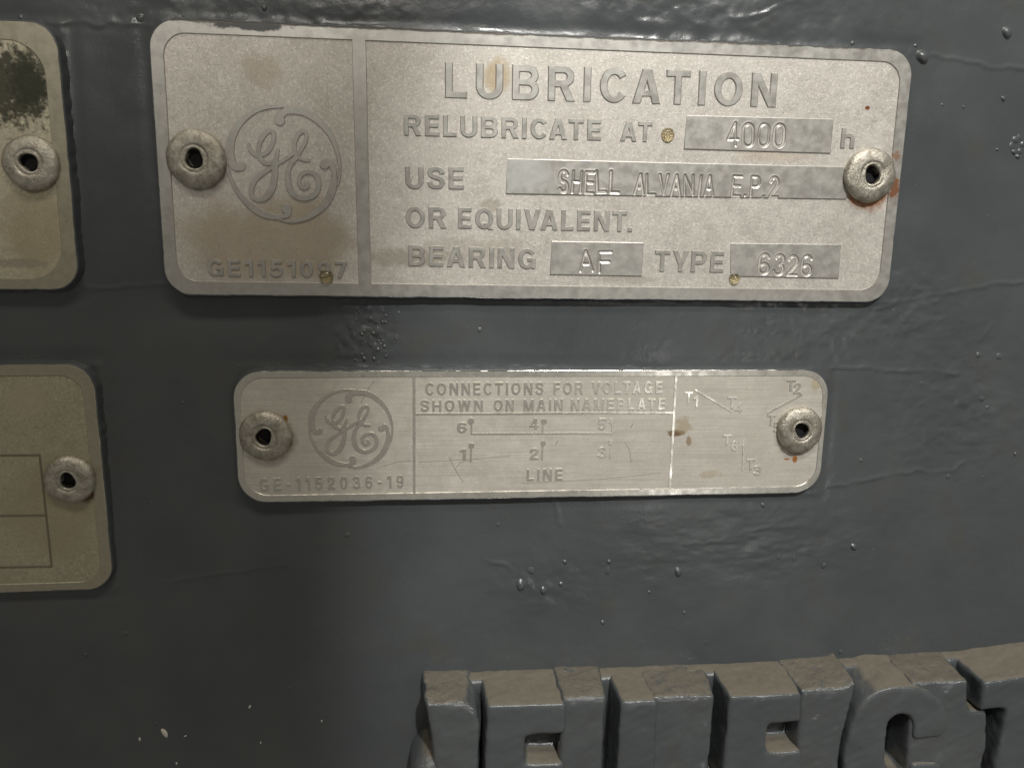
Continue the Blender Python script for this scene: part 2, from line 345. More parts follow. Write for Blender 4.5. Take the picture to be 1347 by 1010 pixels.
def rrect(x0, y0, x1, y1, r, n=10):
    pts = []
    for cx, cy, a0 in ((x1 - r, y1 - r, 0), (x0 + r, y1 - r, 90), (x0 + r, y0 + r, 180), (x1 - r, y0 + r, 270)):
        for k in range(n + 1):
            a = math.radians(a0 + 90 * k / n); pts.append((cx + r * math.cos(a), cy + r * math.sin(a)))
    return pts
def rotp(pts, cx, cy, a):
    c, s = math.cos(a), math.sin(a)
    return [(cx + (x - cx) * c - (y - cy) * s, cy + (x - cx) * s + (y - cy) * c) for x, y in pts]
def loops_mesh(name, loops, cap_first=False, cap_last=False, smooth=False):
    n = len(loops[0]); v = [p for l in loops for p in l]; f = []
    for a in range(len(loops) - 1):
        for i in range(n):
            j = (i + 1) % n
            f.append((a * n + i, a * n + j, (a + 1) * n + j, (a + 1) * n + i))
    if cap_first: f.append(tuple(reversed(range(n))))
    if cap_last: f.append(tuple(range((len(loops) - 1) * n, len(loops) * n)))
    return mesh(name, v, f, smooth)
def prism(name, pts, z0, z1, bev):
    """raised flat pad with sloping etched sides (counter-clockwise outline)"""
    cx = sum(p[0] for p in pts) / len(pts); cy = sum(p[1] for p in pts) / len(pts)
    outer = []
    n = len(pts)
    for i in range(n):
        (ax, ay), (bx, by), (qx, qy) = pts[i - 1], pts[i], pts[(i + 1) % n]
        e1 = Vector((bx - ax, by - ay)).normalized(); e2 = Vector((qx - bx, qy - by)).normalized()
        nn = Vector((e1.y + e2.y, -e1.x - e2.x))
        nn = nn.normalized() * bev / max(.5, math.cos(e1.angle(e2) / 2))
        outer.append((bx + nn.x, by + nn.y))
    return loops_mesh(name, [[(x, y, z0) for x, y in outer], [(x, y, z1) for x, y in pts]], cap_last=True)
def catmull(pts, step=6):
    P = [np.array(p, float) for p in pts]; out = []
    P = [2 * P[0] - P[1]] + P + [2 * P[-1] - P[-2]]
    for i in range(1, len(P) - 2):
        for k in range(step):
            t = k / step
            out.append(.5 * (2 * P[i] + (P[i + 1] - P[i - 1]) * t + (2 * P[i - 1] - 5 * P[i] + 4 * P[i + 1] - P[i + 2]) * t * t + (3 * P[i] - P[i - 1] - 3 * P[i + 1] + P[i + 2]) * t ** 3))
    out.append(P[-2]); return out
def ribbon_geo(pts, h, bev, rise=0.004, cap=True, z0=-0.02, crown=0.0):
    """pts: (x, y, half width). Flat-topped raised stroke with sloping sides."""
    Q = [np.array(p, float) for p in pts]
    d0 = Q[0][:2] - Q[1][:2]; d0 /= np.linalg.norm(d0) + 1e-9
    d1 = Q[-1][:2] - Q[-2][:2]; d1 /= np.linalg.norm(d1) + 1e-9
    if cap:
        w0, w1 = Q[0][2], Q[-1][2]
        pre = [np.array([*(Q[0][:2] + d0 * w0 * math.cos(a)), max(.02, w0 * math.sin(a))]) for a in (0.05, .5, .9, 1.25)]
        post = [np.array([*(Q[-1][:2] + d1 * w1 * math.cos(a)), max(.02, w1 * math.sin(a))]) for a in (1.25, .9, .5, .05)]
        Q = pre + Q + post
    V = []; F = []; n = len(Q)
    for i, q in enumerate(Q):
        a = Q[max(0, i - 1)][:2]; b = Q[min(n - 1, i + 1)][:2]
        t = b - a; t = t / (np.linalg.norm(t) + 1e-9); nm = np.array([-t[1], t[0]])
        hh = h + rise * i / n
        w = q[2]; p = q[:2]
        for k, (s, zz) in enumerate(((w + bev, z0), (w, hh), (0, hh + crown), (-w, hh), (-w - bev, z0))):
            V.append((*(p + nm * s), zz))
    for i in range(n - 1):
        for k in range(4):
            F.append((i * 5 + k + 1, i * 5 + k, (i + 1) * 5 + k, (i + 1) * 5 + k + 1)[::-1] if False else (i * 5 + k, i * 5 + k + 1, (i + 1) * 5 + k + 1, (i + 1) * 5 + k))
    F.append((0, 1, 2, 3, 4)); e = (n - 1) * 5; F.append((e + 4, e + 3, e + 2, e + 1, e))
    return V, F
def ribbon(name, pts, h, bev, smooth=False, **k):
    V, F = ribbon_geo(pts, h, bev, **k)
    return mesh(name, V, [tuple(reversed(f)) for f in F], smooth)
def disc_geo(x, y, r, h, bev, n=20, z0=-.02):
    V = []; F = []
    for k in range(n):
        a = 2 * math.pi * k / n; V.append((x + (r + bev) * math.cos(a), y + (r + bev) * math.sin(a), z0))
    for k in range(n):
        a = 2 * math.pi * k / n; V.append((x + r * math.cos(a), y + r * math.sin(a), h))
    for k in range(n): F.append((k, (k + 1) % n, n + (k + 1) % n, n + k))
    F.append(tuple(range(n, 2 * n)))
    return V, F
def merge(geos):
    V = []; F = []
    for v, f in geos:
        b = len(V); V += v; F += [tuple(i + b for i in q) for q in f]
    return V, F

# ---------------------------------------------------------------- the wall (painted machine housing)
WALL_Z = -1.1
def seg_dist(X, Y, line):
    best = np.full(X.shape, 1e9)
    for (ax, ay), (bx, by) in zip(line[:-1], line[1:]):
        dx, dy = bx - ax, by - ay
        t = np.clip(((X - ax) * dx + (Y - ay) * dy) / (dx * dx + dy * dy + 1e-9), 0, 1)
        best = np.minimum(best, np.hypot(X - ax - t * dx, Y - ay - t * dy))
    return best
PLATES = {'big': (-2.0, -BIG_H - 2.15, 119.9, 1.95, 0.0), 'small': (SMALL[0] - 1.15, SMALL[1] - SMALL[3] - 1.25, SMALL[0] + SMALL[2] + .95, SMALL[1] + 1.15, .0054),
          'tl': (-74.0, -39.2, -15.0, .75, .004), 'll': (-82.0, -90.4, -13.75, -51.2, .012)}
def rect_dist(X, Y, r):
    x0, y0, x1, y1, a = r
    dx = np.maximum(np.maximum(x0 - X, X - x1), 0); dy = np.maximum(np.maximum(y0 - Y, Y - y1), 0)
    return np.hypot(dx, dy)
def build_wall():
    xs = np.concatenate([np.linspace(-700, -60, 40), np.arange(-48, 172, .3), np.linspace(184, 800, 40)])
    ys = np.concatenate([np.linspace(-700, -160, 36), np.arange(-142, 22, .3), np.linspace(34, 600, 36)])
    X, Y = np.meshgrid(xs, ys)
    Z = np.full(X.shape, WALL_Z)
    Z += .28 * fbm(X / 45, Y / 45, 3, 2)
    Z += .035 * fbm(X / 6, Y / 6, 11, 3)
    Z += .022 * fbm(X / 1.4, Y / 1.4, 12, 2) * np.clip(.15 + .9 * vnoise(X / 17, Y / 13, 13), 0, 1)
    def wave(cx, cy, rx, ry, amp, sx, sy, seed):
        g = np.exp(-((X - cx) / rx) ** 2 - ((Y - cy) / ry) ** 2)
        return amp * g * fbm(X / sx, Y / sy, seed, 3)
    Z += wave(88, 7, 26, 6, .10, 3.0, 2.0, 21)
    Z += wave(124, -40, 9, 6, .22, 2.6, 1.6, 22)
    Z += wave(98, -84, 24, 7, .13, 4.5, 1.8, 23)
    Z += wave(110, -44, 22, 6, .16, 2.2, 2.2, 24)
    Z += wave(29.0, -45.5, 4.5, 7, .30, 1.3, 1.3, 25)
    Z += wave(60, -92, 9, 5, .16, 3, 2, 26)
    Z += wave(135, -60, 14, 16, .12, 2.8, 1.8, 27)
    Z += wave(10, 4, 40, 5, .07, 3, 2, 28)
    for k, r in enumerate(RIDGES):
        d = seg_dist(X + .3 * fbm(X / 2, Y / 2, 80 + k, 2), Y + .3 * fbm(X / 2, Y / 2, 90 + k, 2), r)
        Z += (.11 + .10 * vnoise(X / 2.5, Y / 2.5, 60 + k)) * np.exp(-(d / .33) ** 2)
    for k, r in PLATES.items():
        d = rect_dist(X, Y, r)
        Z += (.35 + .45 * fbm(X / 2.2, Y / 2.2, 40, 3)).clip(0, 1) * .26 * np.exp(-(d / .40) ** 2)
        Z -= .10 * np.exp(-((d - 1.3) / 1.0) ** 2)
    # wall dipped at the long plate's lower left end, shaped to deepen its shadow
    Z -= .9 * np.exp(-((X - 8) / 16) ** 2 - ((Y + 41) / 4.5) ** 2)
    Z -= .5 * np.exp(-((X - 12) / 9) ** 2 - ((Y + 76) / 3) ** 2)
    ny, nx = X.shape
    co = np.stack([X, -Z, Y], -1).reshape(-1, 3) * MM
    idx = np.arange(nx * ny).reshape(ny, nx)
    q = np.stack([idx[:-1, :-1], idx[:-1, 1:], idx[1:, 1:], idx[1:, :-1]], -1).reshape(-1, 4)
    me = bpy.data.meshes.new('machine_wall')
    me.vertices.add(len(co)); me.vertices.foreach_set('co', co.ravel().astype(np.float32))
    me.loops.add(q.size); me.loops.foreach_set('vertex_index', q.ravel().astype(np.int32))
    me.polygons.add(len(q)); me.polygons.foreach_set('loop_start', np.arange(0, q.size, 4, dtype=np.int32))
    me.polygons.foreach_set('use_smooth', np.ones(len(q), bool))
    me.update(calc_edges=True); me.validate()
    o = obj('machine_wall', me, M_WALL); o['kind'] = 'structure'
    def height(x, y):
        i = int(np.clip(np.searchsorted(ys, y), 1, ny - 1)); j = int(np.clip(np.searchsorted(xs, x), 1, nx - 1))
        return float(Z[i, j])
    return o, height
wall, wall_h = build_wall()

def dome_mesh(name, seed, flat=.75, n=18, m=7, wob=1.0):
    rng = random.Random(seed); V = []; F = []
    for i in range(m):
        a = (math.pi / 2) * i / m
        for k in range(n):
            t = 2 * math.pi * k / n
            r = math.cos(a) * (1 + wob * (.10 * math.sin(2 * t + seed) + .06 * math.sin(3 * t + 2 * seed))) * (1 + .30 * wob * math.exp(-a * 5))
            V.append((r * math.cos(t), r * math.sin(t) * (1 + .08 * wob) - .10 * wob * math.sin(a), flat * math.sin(a) - .12))
    V.append((0, -.1, flat - .12)); top = len(V) - 1
    for i in range(m - 1):
        for k in range(n):
            j = (k + 1) % n; F.append((i * n + k, i * n + j, (i + 1) * n + j, (i + 1) * n + k))
    for k in range(n): F.append(((m - 1) * n + k, (m - 1) * n + (k + 1) % n, top))
    me = bpy.data.meshes.new(name); me.from_pydata(V, [], F); me.update()
    me.polygons.foreach_set('use_smooth', [True] * len(me.polygons)); me.materials.append(M_BLISTER)
    return me
domes = [dome_mesh('paint_blister', s, f) for s, f in ((1, .48), (2, .40), (3, .75), (5, .32))]
rng = random.Random(4)
def blister(x, y, r, k=None):
    z = wall_h(x, y)
    o = bpy.data.objects.new('paint_blister', domes[rng.randrange(4) if k is None else k]); C.objects.link(o)
    o.parent = wall; o.location = W3(x, y, z); o.rotation_euler = (math.pi / 2, 0, 0); o.rotation_euler[1] = rng.uniform(-.5, .5)
    s = r * MM; o.scale = (s * rng.uniform(.9, 1.1), s, s)
for (x, y, r) in BLISTERS: blister(x, y, r, 2 if r > .85 else None)
for k in range(60):
    x = rng.gauss(30.2, 2.0); y = rng.uniform(-50.8, -40.6)
    blister(x, y, rng.uniform(.10, .30))
for k in range(40):
    blister(rng.uniform(-14, 150), rng.uniform(-106, 8), rng.uniform(.08, .18))
def fleck(x, y, r, a):
    z = wall_h(x, y)
    o = bpy.data.objects.new('pale_fleck', fleck_me); C.objects.link(o); o.parent = wall
    o.location = W3(x, y, z + .05); o.rotation_euler = (math.pi / 2, a, 0); o.scale = (r * .45 * MM, r * MM, r * .4 * MM)
fleck_me = dome_mesh('pale_fleck', 7, .6, 10, 3); fleck_me.materials.clear(); fleck_me.materials.append(M_FLECK)
for (x, y, r, a) in ((-7.6, -118.5, .75, -.5), (-12, -119.6, .3, 0), (-4, -119.3, .22, 1), (7.6, -113.9, .28, .4), (9.2, -121.3, .2, .2), (-5.9, -124.8, .25, 0), (20.3, -117.4, .2, 0)):
    fleck(x, y, r, a)

# ---------------------------------------------------------------- lettering tools
_gl = {}
TT, HT = 0.165, 0.0825
def _bar(x0, y0, x1, y1): return ('p', [(x0, y0), (x1, y0), (x1, y1), (x0, y1)])
def _diag(xb, yb, xt, yt, wx=.095): return ('p', [(xb - wx, yb), (xb + wx, yb), (xt + wx, yt), (xt - wx, yt)])
def _arc(cx, cy, rx, ry, a0, a1, n=22):
    return ('r', [(cx + rx * math.cos(math.radians(a0 + (a1 - a0) * k / n)), cy + ry * math.sin(math.radians(a0 + (a1 - a0) * k / n))) for k in range(n + 1)])
def _cur(*p): return ('c', list(p))
_st = _bar(0, 0, TT, 1)
_six = [_arc(.30, .315, .22, .235, 0, 360, 28), _cur((.08, .33), (.082, .58), (.15, .84), (.32, .92), (.45, .87), (.52, .76))]
GLYPHS = {
 'L': [_st, _bar(.01, 0, .56, TT)], 'I': [_st], 'E': [_st, _bar(.01, 0, .60, TT), _bar(.01, .425, .55, .425 + TT), _bar(.01, 1 - TT, .59, 1)], 'F': [_st, _bar(.01, .42, .52, .42 + TT), _bar(.01, 1 - TT, .57, 1)],
 'T': [_bar(0, 1 - TT, .66, 1), _bar(.33 - HT, 0, .33 + HT, .99)], 'H': [_st, _bar(.72 - TT, 0, .72, 1), _bar(.02, .42, .70, .42 + TT)],
 'U': [_bar(0, .34, TT, 1), _bar(.72 - TT, .34, .72, 1), _arc(.36, .345, .36 - HT, .345 - HT + .01, 180, 360)],
 'B': [_st, _bar(.01, 1 - TT, .42, 1), _bar(.01, .44, .44, .44 + .15), _bar(.01, 0, .44, TT), _arc(.41, .715, .205, .2025, 90, -90, 14), _arc(.43, .30, .205, .2175, 90, -90, 14)],
 'P': [_st, _bar(.01, 1 - TT, .42, 1), _bar(.01, .38, .42, .38 + TT), _arc(.41, .69, .20, .2275, 90, -90, 16)],
 'R': [_st, _bar(.01, 1 - TT, .43, 1), _bar(.01, .42, .43, .42 + TT), _arc(.42, .71, .20, .2075, 90, -90, 16), _diag(.625, 0, .42, .46, .098)],
 'C': [_arc(.39, .5, .305, .42, 40, 320, 34)], 'O': [_arc(.40, .5, .32, .42, 0, 360, 40)], 'Q': [_arc(.40, .5, .32, .42, 0, 360, 40), _diag(.71, -.04, .47, .26, .085)],
 'G': [_arc(.39, .5, .305, .42, 40, 318, 34), _bar(.42, .38, .76, .38 + .145), _bar(.62, .02, .76, .46)],
 'A': [_diag(.092, 0, .36, 1), _diag(.668, 0, .40, 1), _bar(.19, .22, .57, .22 + .145)], 'V': [_diag(.35, 0, .092, 1), _diag(.39, 0, .648, 1)],
 'N': [_st, _bar(.72 - TT, 0, .72, 1), _diag(.615, 0, .105, 1, .10)], 'M': [_bar(0, 0, .155, 1), _bar(.86 - .155, 0, .86, 1), _diag(.405, 0, .10, 1, .09), _diag(.455, 0, .76, 1, .09)],
 'W': [_diag(.27, 0, .085, 1, .085), _diag(.30, 0, .50, 1, .085), _diag(.74, 0, .54, 1, .085), _diag(.77, 0, .955, 1, .085)],
 'Y': [_bar(.36 - HT, 0, .36 + HT, .46), _diag(.345, .38, .10, 1, .10), _diag(.375, .38, .62, 1, .10)],
 'S': [_cur((.595, .70), (.54, .86), (.34, .92), (.14, .86), (.09, .73), (.15, .61), (.33, .53), (.52, .455), (.595, .31), (.585, .22), (.51, .11), (.34, .08), (.14, .14), (.075, .30))],
 'h': [_st, _bar(.42, 0, .42 + TT, .46), _arc(.2925, .45, .21, .20, 180, 0, 16)],
 '0': [_arc(.31, .5, .228, .42, 0, 360, 36)], '1': [_bar(.19, 0, .19 + TT, 1), ('p', [(0, .70), (.20, .76), (.20, .99), (0, .84)])],
 '2': [_cur((.085, .64), (.10, .80), (.20, .90), (.32, .92), (.46, .87), (.53, .74), (.50, .62), (.38, .47), (.22, .32), (.11, .17), (.085, .06)), _bar(0, 0, .61, TT)],
 '3': [_cur((.08, .71), (.14, .86), (.30, .92), (.46, .86), (.51, .75), (.46, .61), (.26, .535)), _cur((.26, .535), (.48, .47), (.55, .29), (.48, .13), (.30, .08), (.13, .14), (.075, .28))],
 '4': [_bar(.37, 0, .37 + .155, 1), _bar(0, .21, .64, .21 + .15), _diag(.085, .26, .42, 1, .085)],
 '5': [_bar(.10, 1 - TT, .57, 1), _diag(.115, .47, .175, .99, .078), _cur((.10, .49), (.28, .59), (.46, .53), (.54, .34), (.46, .15), (.28, .08), (.13, .14), (.075, .27))],
 '6': _six, '7': [_bar(0, 1 - TT, .60, 1), _diag(.22, 0, .51, .95, .088)], '9': [(k, [(.60 - x, 1 - y) for x, y in p]) for k, p in _six],
 '-': [_bar(0, .36, .36, .36 + .15)], '.': [_bar(0, 0, .17, .17)]}
BEV = .034
def glyph(ch):
    """raised block letter: cap height 1, flat top at z=1 with sloping etched sides, left edge at x=0"""
    if ch in _gl: return _gl[ch]
    geos = []
    for k, (kind, pts) in enumerate(GLYPHS[ch]):
        top = 1.0 + .006 * k
        if kind == 'p':
            ar = sum(pts[i][0] * pts[(i + 1) % 4][1] - pts[(i + 1) % 4][0] * pts[i][1] for i in range(4))
            if ar < 0: pts = pts[::-1]
            lo = []
            for i in range(4):
                (ax, ay), (bx, by), (qx, qy) = pts[i - 1], pts[i], pts[(i + 1) % 4]
                e1 = Vector((bx - ax, by - ay)).normalized(); e2 = Vector((qx - bx, qy - by)).normalized()
                n1 = Vector((e1.y, -e1.x)); n2 = Vector((e2.y, -e2.x)); m = (n1 + n2).normalized()
                m = m * BEV / max(.45, m.dot(n1)); lo.append((bx + m.x, by + m.y, -.1))
            V = lo + [(x, y, top) for x, y in pts]
            geos.append((V, [(i, (i + 1) % 4, 4 + (i + 1) % 4, 4 + i) for i in range(4)] + [(4, 5, 6, 7)]))
        else:
            P = [np.array(p) for p in pts]
            if kind == 'c': P = catmull(pts, 6)
            n = len(P); V = []; F = []; closed = np.linalg.norm(P[0] - P[-1]) < 1e-6
            for i in range(n):
                a = P[i - 1] if i else (P[-2] if closed else P[0]); b = P[i + 1] if i < n - 1 else (P[1] if closed else P[-1])
                t = b - a; t = t / np.linalg.norm(t); nm = np.array([-t[1], t[0]])
                ext = 0 if closed else (-BEV if i == 0 else BEV if i == n - 1 else 0)
                e = t * ext; w = HT
                for sgn, z, x in ((w + BEV, -.1, 1), (w, top + .003 * i / n, 0), (-w, top + .003 * i / n, 0), (-w - BEV, -.1, 1)):
                    q = P[i] + nm * sgn + e * x; V.append((q[0], q[1], z))
            for i in range(n - 1):
                for c in range(3): F.append(((i + 1) * 4 + c, (i + 1) * 4 + c + 1, i * 4 + c + 1, i * 4 + c)[::-1])
            if not closed: F += [(3, 2, 1, 0), (n * 4 - 4, n * 4 - 3, n * 4 - 2, n * 4 - 1)]
            geos.append((V, F))
    V, F = merge(geos)
    wd = max(v[0] for v in V if v[2] > .5)
    me = bpy.data.meshes.new('letter'); me.from_pydata(V, [], F); me.update()
    bm = bmesh.new(); bm.from_mesh(me)
    for f in bm.faces:
        if abs(f.normal.z) > .9 and f.normal.z < 0: f.normal_flip()
    bm.to_mesh(me); bm.free()
    _gl[ch] = (me, float(wd))
    return _gl[ch]
KERN = {'LU': .0, 'AT': -.10, 'CA': -.03, 'VA': -.14, 'IV': 0, 'TY': -.04, 'YP': -.06, 'PL': 0, 'LA': -.04, 'LT': -.10, 'TA': -.10, 'OL': 0, 'PE': 0, 'NT': -.03, 'T.': -.1, 'VO': -.05}
def raised_word(parent, base, word, h, mat, gap=.20):
    text, (ax, ay), (bx, by), cap = word
    gl = [glyph(c) for c in text]
    gaps = [gap + KERN.get(text[i:i + 2], 0) for i in range(len(text) - 1)]
    nat = sum(g[1] for g in gl) + sum(gaps)
    sx = (bx - ax) / nat
    ang = math.atan2(by - ay, bx - ax); x = 0
    for i, (me, w) in enumerate(gl):
        lx, ly = ax + x * sx * math.cos(ang), ay + x * sx * math.sin(ang)
        o = bpy.data.objects.new('letter', me); C.objects.link(o)
        o.parent = parent; o.location = ((lx - base[0]) * MM, (ly - base[1]) * MM, 0); o.rotation_euler = (0, 0, ang)
        o.scale = (sx * MM, cap * MM, h * MM)
        if len(o.material_slots) == 0: me.materials.append(mat)
        o.material_slots[0].link = 'OBJECT'; o.material_slots[0].material = mat
        x += w + (gaps[i] if i < len(gaps) else 0)

# stroke shapes of the hand-punch characters, unit box
def arc(cx, cy, rx, ry, a0, a1, n=10):
    return [(cx + rx * math.cos(math.radians(a0 + (a1 - a0) * k / n)), cy + ry * math.sin(math.radians(a0 + (a1 - a0) * k / n))) for k in range(n + 1)]
PUNCH = {'0': [arc(.5, .72, .5, .28, 0, 180) + arc(.5, .28, .5, .28, 180, 360) + [(1, .72)]], '4': [[(.75, 0), (.75, 1), (0, .28), (1, .28)]],
         'S': [arc(.5, .75, .46, .25, 20, 270, 12)[0:] + arc(.5, .25, .48, .25, 90, -160, 12)], 'H': [[(0, 0), (0, 1)], [(1, 0), (1, 1)], [(0, .5), (1, .5)]],
         'E': [[(1, 0), (0, 0), (0, 1), (1, 1)], [(0, .52), (.85, .52)]], 'L': [[(0, 1), (0, 0), (1, 0)]], 'A': [[(0, 0), (.5, 1), (1, 0)], [(.2, .34), (.8, .34)]],
         'V': [[(0, 1), (.5, 0), (1, 1)]], 'N': [[(0, 0), (0, 1), (1, 0), (1, 1)]], 'I': [[(.5, 0), (.5, 1)]], 'P': [[(0, 0), (0, 1), (.6, 1)] + arc(.6, .75, .4, .25, 90, -90, 8) + [(0, .5)]],
         '.': [[(.4, .0), (.6, .05)]], '2': [arc(.5, .72, .48, .28, 165, -25, 10) + [(0, 0), (1, 0)]], 'F': [[(0, 0), (0, 1), (1, 1)], [(0, .52), (.8, .52)]],
         '6': [[(.92, .85)] + arc(.5, .72, .46, .28, 40, 180, 8) + arc(.5, .26, .5, .26, 180, 540, 16)], '3': [arc(.48, .75, .44, .25, 160, -80, 10) + arc(.5, .26, .5, .27, 80, -165, 12)]}
PW = {'I': .25, '.': .22}
def stamped_pad(parent, base, quad, words, h):
    tl, tr, br, bl = [np.array(q) for q in quad]
    nx = int(np.linalg.norm(tr - tl) / .085); ny = int(np.linalg.norm(tl - bl) / .085)
    u = np.linspace(0, 1, nx); v = np.linspace(0, 1, ny); U, Vv = np.meshgrid(u, v)
    P = (bl[None, None] * ((1 - U) * (1 - Vv))[..., None] + br * (U * (1 - Vv))[..., None] + tr * (U * Vv)[..., None] + tl * ((1 - U) * Vv)[..., None])
    X, Y = P[..., 0], P[..., 1]
    Zs = np.zeros(X.shape)
    rr = random.Random(len(words) * 7 + int(tl[0]))
    for text, (ax, ay), (bx, by), cap in words:
        ws = [PW.get(c, .58) for c in text]; g = .30
        nat = sum(ws) + g * (len(text) - 1); sx = (bx - ax) / nat; x = ax
        for c, w in zip(text, ws):
            jx, jy, ja = rr.uniform(-.10, .10), rr.uniform(-.13, .13), rr.uniform(-.07, .07); dep = rr.uniform(.75, 1.2); lean = rr.uniform(-.35, .35)
            Dc = np.full(X.shape, 9.0)
            yb = ay + (by - ay) * (x - ax) / max(1e-6, bx - ax)
            for st in PUNCH[c]:
                line = [(x + w * sx * px + jx - ja * py * cap, yb + cap * py + jy + ja * px) for px, py in st]
                Dc = np.minimum(Dc, seg_dist(X, Y, line))
            k = dep * np.clip(1 + lean * (Y - yb - cap / 2) / cap * 2, .45, 1.4)
            Zs -= .25 * k * np.exp(-(Dc / .19) ** 2); Zs += .035 * k * np.exp(-((Dc - .33) / .10) ** 2)
            x += (w + g) * sx
    Z = h + Zs
    Z += .006 * fbm(X / 1.5, Y / 1.5, 5, 3)
    V = np.stack([X - base[0], Y - base[1], Z], -1).reshape(-1, 3)
    idx = np.arange(nx * ny).reshape(ny, nx)
    F = np.stack([idx[:-1, :-1], idx[:-1, 1:], idx[1:, 1:], idx[1:, :-1]], -1).reshape(-1, 4).tolist()
    rim = list(idx[0, :]) + list(idx[1:, -1]) + list(idx[-1, -2::-1]) + list(idx[-2:0, 0])
    c = V.mean(0); V = V.tolist(); b = len(V)
    for i in rim:
        x, y, z = V[i]; s = .07
        V.append((x + s * (1 if x > c[0] + .49 * (tr[0] - tl[0]) else -1 if x < c[0] - .49 * (tr[0] - tl[0]) else 0), y + s * (1 if y > c[1] + .45 * (tl[1] - bl[1]) else -1 if y < c[1] - .45 * (tl[1] - bl[1]) else 0), -.02))
    m = len(rim)
    for k in range(m):
        j = (k + 1) % m; F.append((rim[j], rim[k], b + k, b + j))
    me = mesh('stamped_pad', V, [tuple(f) for f in F], True)
    return obj('stamped_pad', me, M_STAMP, parent)

# monogram traced in a 1052 x 1010 drawing, ring centre (512, 490)
def drawn(pts, lg, base):
    cx, cy, rx, ry = lg
    return [((x - 512) / 472 * rx + cx - base[0], (490 - y) / 447 * ry + cy - base[1], w / 460 * rx) for x, y, w in pts]
SWIRL = [([(500, 180, 24), (488, 158, 30), (508, 128, 28), (550, 100, 25), (600, 92, 28), (680, 99, 27), (760, 131, 26), (840, 191, 22), (905, 266, 19), (945, 345, 16), (968, 430, 13), (976, 500, 10), (970, 580, 9), (957, 640, 5)], (497, 170, 38)),
         ([(850, 482, 20), (882, 462, 22), (912, 490, 22), (927, 550, 20), (924, 625, 25), (900, 702, 29), (856, 776, 28), (790, 836, 24), (710, 886, 19), (620, 916, 14), (540, 924, 11), (465, 912, 6)], (852, 488, 35)),
         ([(540, 830, 20), (540, 866, 20), (490, 888, 16), (420, 891, 20), (340, 873, 26), (255, 829, 25), (180, 765, 20), (120, 690, 16), (76, 600, 12), (58, 540, 10), (56, 480, 6)], (528, 830, 37)),
         ([(168, 520, 20), (128, 528, 24), (96, 490, 30), (80, 430, 33), (89, 350, 32), (121, 275, 26), (176, 200, 21), (245, 141, 17), (330, 96, 14), (420, 74, 12), (500, 67, 11), (570, 70, 6)], (166, 517, 35))]
STROKES = [[(236, 345, 7), (241, 374, 14), (262, 404, 18), (296, 426, 18), (345, 424, 16), (395, 395, 16), (430, 340, 16), (445, 275, 15), (425, 246, 14), (385, 261, 16), (336, 320, 17), (314, 395, 17), (330, 455, 19), (366, 484, 18), (410, 487, 16), (448, 462, 14)],
           [(474, 385, 9), (458, 440, 18), (447, 510, 21), (435, 600, 24), (408, 682, 26), (358, 745, 22), (292, 764, 17), (246, 730, 17), (248, 672, 18), (282, 612, 17), (342, 566, 15), (422, 516, 14), (484, 480, 13), (545, 445, 13), (598, 412, 13)],
           [(724, 455, 11), (690, 455, 12), (655, 445, 14), (620, 415, 17), (606, 370, 15), (614, 318, 15), (646, 266, 14), (685, 243, 13), (708, 264, 12), (700, 320, 13), (666, 374, 14), (625, 432, 18), (578, 484, 17), (548, 552, 20), (548, 640, 23), (578, 706, 22), (640, 744, 19), (710, 742, 19), (770, 708, 19), (798, 650, 19), (792, 590, 18), (750, 550, 17), (690, 550, 15), (646, 585, 14), (640, 638, 16), (674, 668, 15), (708, 652, 15), (696, 628, 17)]]
def logo(parent, base, lg, h, bev, mat):
    emb = bpy.data.objects.new('monogram_emblem', None); C.objects.link(emb); emb.parent = parent; emb.empty_display_size = .003
    for k, (pts, ball) in enumerate(SWIRL):
        g1 = ribbon_geo(catmull(drawn(pts, lg, base), 5), h + .001 * k, bev)
        g1 = (g1[0], [tuple(reversed(f)) for f in g1[1]])
        (bx, by, br), = drawn([ball], lg, base)
        g2 = disc_geo(bx, by, br, h + .006 + .001 * k, bev)
        V, F = merge([g1, g2])
        obj('ring_scroll', mesh('ring_scroll', V, F), mat, emb)
    for k, pts in enumerate(STROKES):
        obj('monogram_stroke', ribbon('monogram_stroke', catmull(drawn(pts, lg, base), 6), h + .010 + .006 * k, bev), mat, emb)

